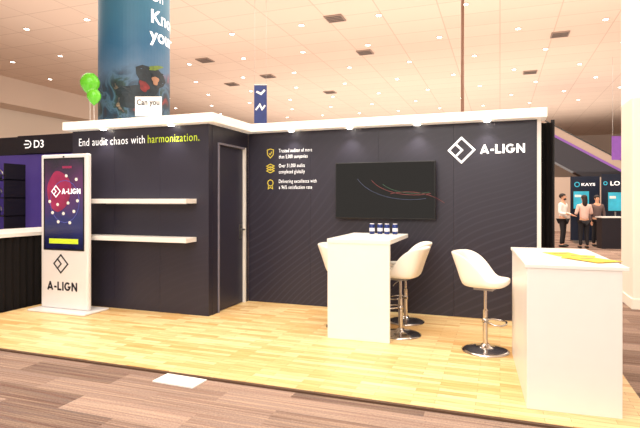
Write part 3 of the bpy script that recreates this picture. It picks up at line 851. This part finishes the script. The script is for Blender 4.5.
def person(loc, rz, label, shirt, arms, legs, hair='short', scale=1.0, group=None, long_sleeve=True, beard=False):
    t = thing('person', label, 'person', loc, rz)
    t.scale = (scale,)*3
    (eL, wL), (eR, wR) = arms
    (kL, aL), (kR, aR) = legs
    V = [(0, 0, .93), (0, .01, 1.1), (0, .0, 1.28), (0, .01, 1.42), (0, .0, 1.50), (0, -.01, 1.56), (0, -.015, 1.64), (0, .0, 1.70)]
    rad = [(.14, .11), (.125, .095), (.15, .11), (.10, .08), .052, (.062, .07), (.076, .09), (.06, .07)]
    E = [(i, i+1) for i in range(7)]
    def add(p, r_, frm):
        V.append(tuple(p)); rad.append(r_); E.append((frm, len(V)-1)); return len(V)-1
    ends = []
    for s, e, w_ in ((-1, eL, wL), (1, eR, wR)):
        a = add((s*.17, .01, 1.40), .058, 3); a = add(e, .042, a); a = add(w_, .026, a)
        e_, w2 = Vector(e), Vector(w_); dd = (w2-e_).normalized()
        palm = w2+dd*.06; pi = add(palm, (.036, .02), a)
        ends.append((pi, palm, dd, s))
    for s, k, a_ in ((-1, kL, aL), (1, kR, aR)):
        a = add((s*.09, 0, .87), .085, 0); a = add(k, .058, a); a = add(a_, .036, a)
        add((a_[0], a_[1]-.13, .035), .03, a)
    for pi, palm, dd, s in ends:
        side = dd.cross(Vector((0, 1, 0))).normalized() if abs(dd.y) < .9 else Vector((1, 0, 0))
        for k, ln in enumerate((.055, .07, .075, .065)):
            off = side*(.027-.018*k)
            q = palm+dd*.035+off
            i1 = add(q, .009, pi); i2 = add(q+dd*ln*.6, .008, i1); add(q+dd*ln+Vector((0, -.012, 0)), .007, i2)
        q = palm+side*.04+Vector((0, -.012, 0)); i1 = add(q, .010, pi); add(q+dd*.03+side*.01, .009, i1)
    skin_mesh('body', V, E, rad, M['skin'], t, 0, 1)
    # top
    V2 = [(0, 0, .90), (0, .01, 1.1), (0, .0, 1.28), (0, .01, 1.42), (0, .0, 1.475)]
    r2 = [(.165, .13), (.15, .115), (.172, .13), (.12, .1), .066]
    E2 = [(0, 1), (1, 2), (2, 3), (3, 4)]
    for s, e, w_ in ((-1, eL, wL), (1, eR, wR)):
        V2.append((s*.175, .01, 1.40)); r2.append(.074); E2.append((3, len(V2)-1))
        e_, w2 = Vector(e), Vector(w_)
        V2.append(tuple(e)); r2.append(.056); E2.append((len(V2)-2, len(V2)-1))
        if long_sleeve: V2.append(tuple(e_.lerp(w2, .92))); r2.append(.04); E2.append((len(V2)-2, len(V2)-1))
    skin_mesh('shirt', V2, E2, r2, shirt, t, 0, 1)
    V3 = [(0, 0, .95)]; r3 = [(.155, .125)]; E3 = []
    for s, k, a_ in ((-1, kL, aL), (1, kR, aR)):
        V3.append((s*.09, 0, .86)); r3.append(.105); E3.append((0, len(V3)-1))
        V3.append(tuple(k)); r3.append(.075); E3.append((len(V3)-2, len(V3)-1))
        V3.append((a_[0], a_[1], a_[2]+.0)); r3.append(.055); E3.append((len(V3)-2, len(V3)-1))
    skin_mesh('trousers', V3, E3, r3, M['trouser'], t, 0, 1)
    for a_ in (aL, aR):
        b = new_bm(); ellipsoid(b, (a_[0], a_[1]-.055, .045), .05, .14, .045)
        for v in b.verts: v.co.z = max(v.co.z, 0.0)
        obj('shoe', b, M['shoe'], t, smooth=True)
    # head details
    b = new_bm()
    for s in (-1, 1): ellipsoid(b, (s*.03, -.098, 1.655), .012, .007, .007, 8, 6)
    obj('eyes', b, M['hairb'], t)
    b = new_bm(); ellipsoid(b, (0, -.108, 1.63), .012, .018, .022, 8, 6)
    for s in (-1, 1): ellipsoid(b, (s*.078, .0, 1.635), .012, .02, .03, 8, 6)
    obj('nose_and_ears', b, M['skin'], t, smooth=True)
    b = new_bm(); ellipsoid(b, (0, -.095, 1.59), .024, .01, .006, 8, 6); obj('mouth', b, M['red'], t)
    if beard:
        b = new_bm(); ellipsoid(b, (0, -.055, 1.575), .06, .05, .04, 12, 8); obj('beard', b, M['hairb'], t, smooth=True)
    b = new_bm()
    vs = ellipsoid(b, (0, .018, 1.68), .092, .108, .092, 18, 12)
    for v in vs:
        if v.co.y < -.03 and v.co.z < 1.70: v.co.y = -.03
    if hair == 'long':
        ellipsoid(b, (0, .075, 1.56), .085, .05, .20, 14, 10)
    obj('hair', b, M['hairb'], t, smooth=True)
    return t
pm = on_floor(563, 247)
person((pm.x, pm.y, 0), R(62), 'bearded man in white shirt and black trousers standing turned to the right', M['shirtw'],
       (((-.24, .02, 1.12), (-.20, -.20, 1.10)), ((.24, .03, 1.12), (.18, -.22, 1.05))),
       (((-.10, -.03, .5), (-.11, .02, .09)), ((.12, .02, .5), (.14, .06, .09))), scale=.97, beard=True)
pw = on_floor(584, 248.5)
person((pw.x, pw.y, 0), R(195), 'woman with long dark hair in pale top and dark trousers seen from behind', M['shirtp'],
       (((-.25, .0, 1.14), (-.16, -.20, 1.22)), ((.25, .0, 1.14), (.17, -.20, 1.2))),
       (((-.09, -.02, .5), (-.10, .02, .09)), ((.10, -.03, .5), (.11, .0, .09))), hair='long', scale=.94)
p3 = on_floor(597, 246.5)
person((p3.x, p3.y, 0), R(20), 'person in grey jacket standing behind the woman, nearest the white column', M['shirtg'],
       (((-.25, .02, 1.12), (-.24, -.06, .88)), ((.25, .02, 1.12), (.23, -.08, .9))),
       (((-.10, -.02, .5), (-.11, .02, .09)), ((.10, -.03, .5), (.12, .02, .09))), scale=.94)

# ------------------------------------------------------------ lights
W = bpy.data.worlds.new('world'); SC.world = W; W.use_nodes = True
bg = W.node_tree.nodes['Background']; bg.inputs[0].default_value = (1.0, .90, .79, 1); bg.inputs[1].default_value = 1.2
def area(loc, sx, sy, e, rot=(0, 0, 0), col=(1, .91, .79)):  # overhead hall lighting, plus added uplights and fills
    L_ = bpy.data.lights.new('hall_or_fill_light', 'AREA'); L_.shape = 'RECTANGLE'; L_.size = sx; L_.size_y = sy; L_.energy = e; L_.color = col
    o = bpy.data.objects.new('hall_or_fill_light', L_); COL.objects.link(o); o.location = loc; o.rotation_euler = rot
    return o
area((-2.5, 3.5, 7.2), 9, 6, 880)
area((-8, 14, 7.2), 14, 10, 950)
area((4, 20, 7.2), 12, 12, 1050)
area((-6, 12, 2.9), 18, 12, 900, (PI, 0, 0), (1, .89, .79))  # added uplight without a fixture, brightens the nearer ceiling
area((-4, 30, 2.9), 26, 18, 2100, (PI, 0, 0), (1, .89, .79))  # added uplight for the far ceiling, no lamp stands there
area((5, 12, 2.9), 9, 10, 520, (PI, 0, 0), (1, .89, .79))  # added uplight for the ceiling at right, likewise no fixture
area((-1.5, -1.5, 4.5), 5, 2.5, 320, (R(52), 0, 0), (1, .94, .86))  # added front fill from behind the camera, not a hall fixture
area((2.4, 10.5, 5.5), 3, 2, 240, (R(48), 0, R(-8)), (1, .92, .82))  # extra light added to brighten the distant people
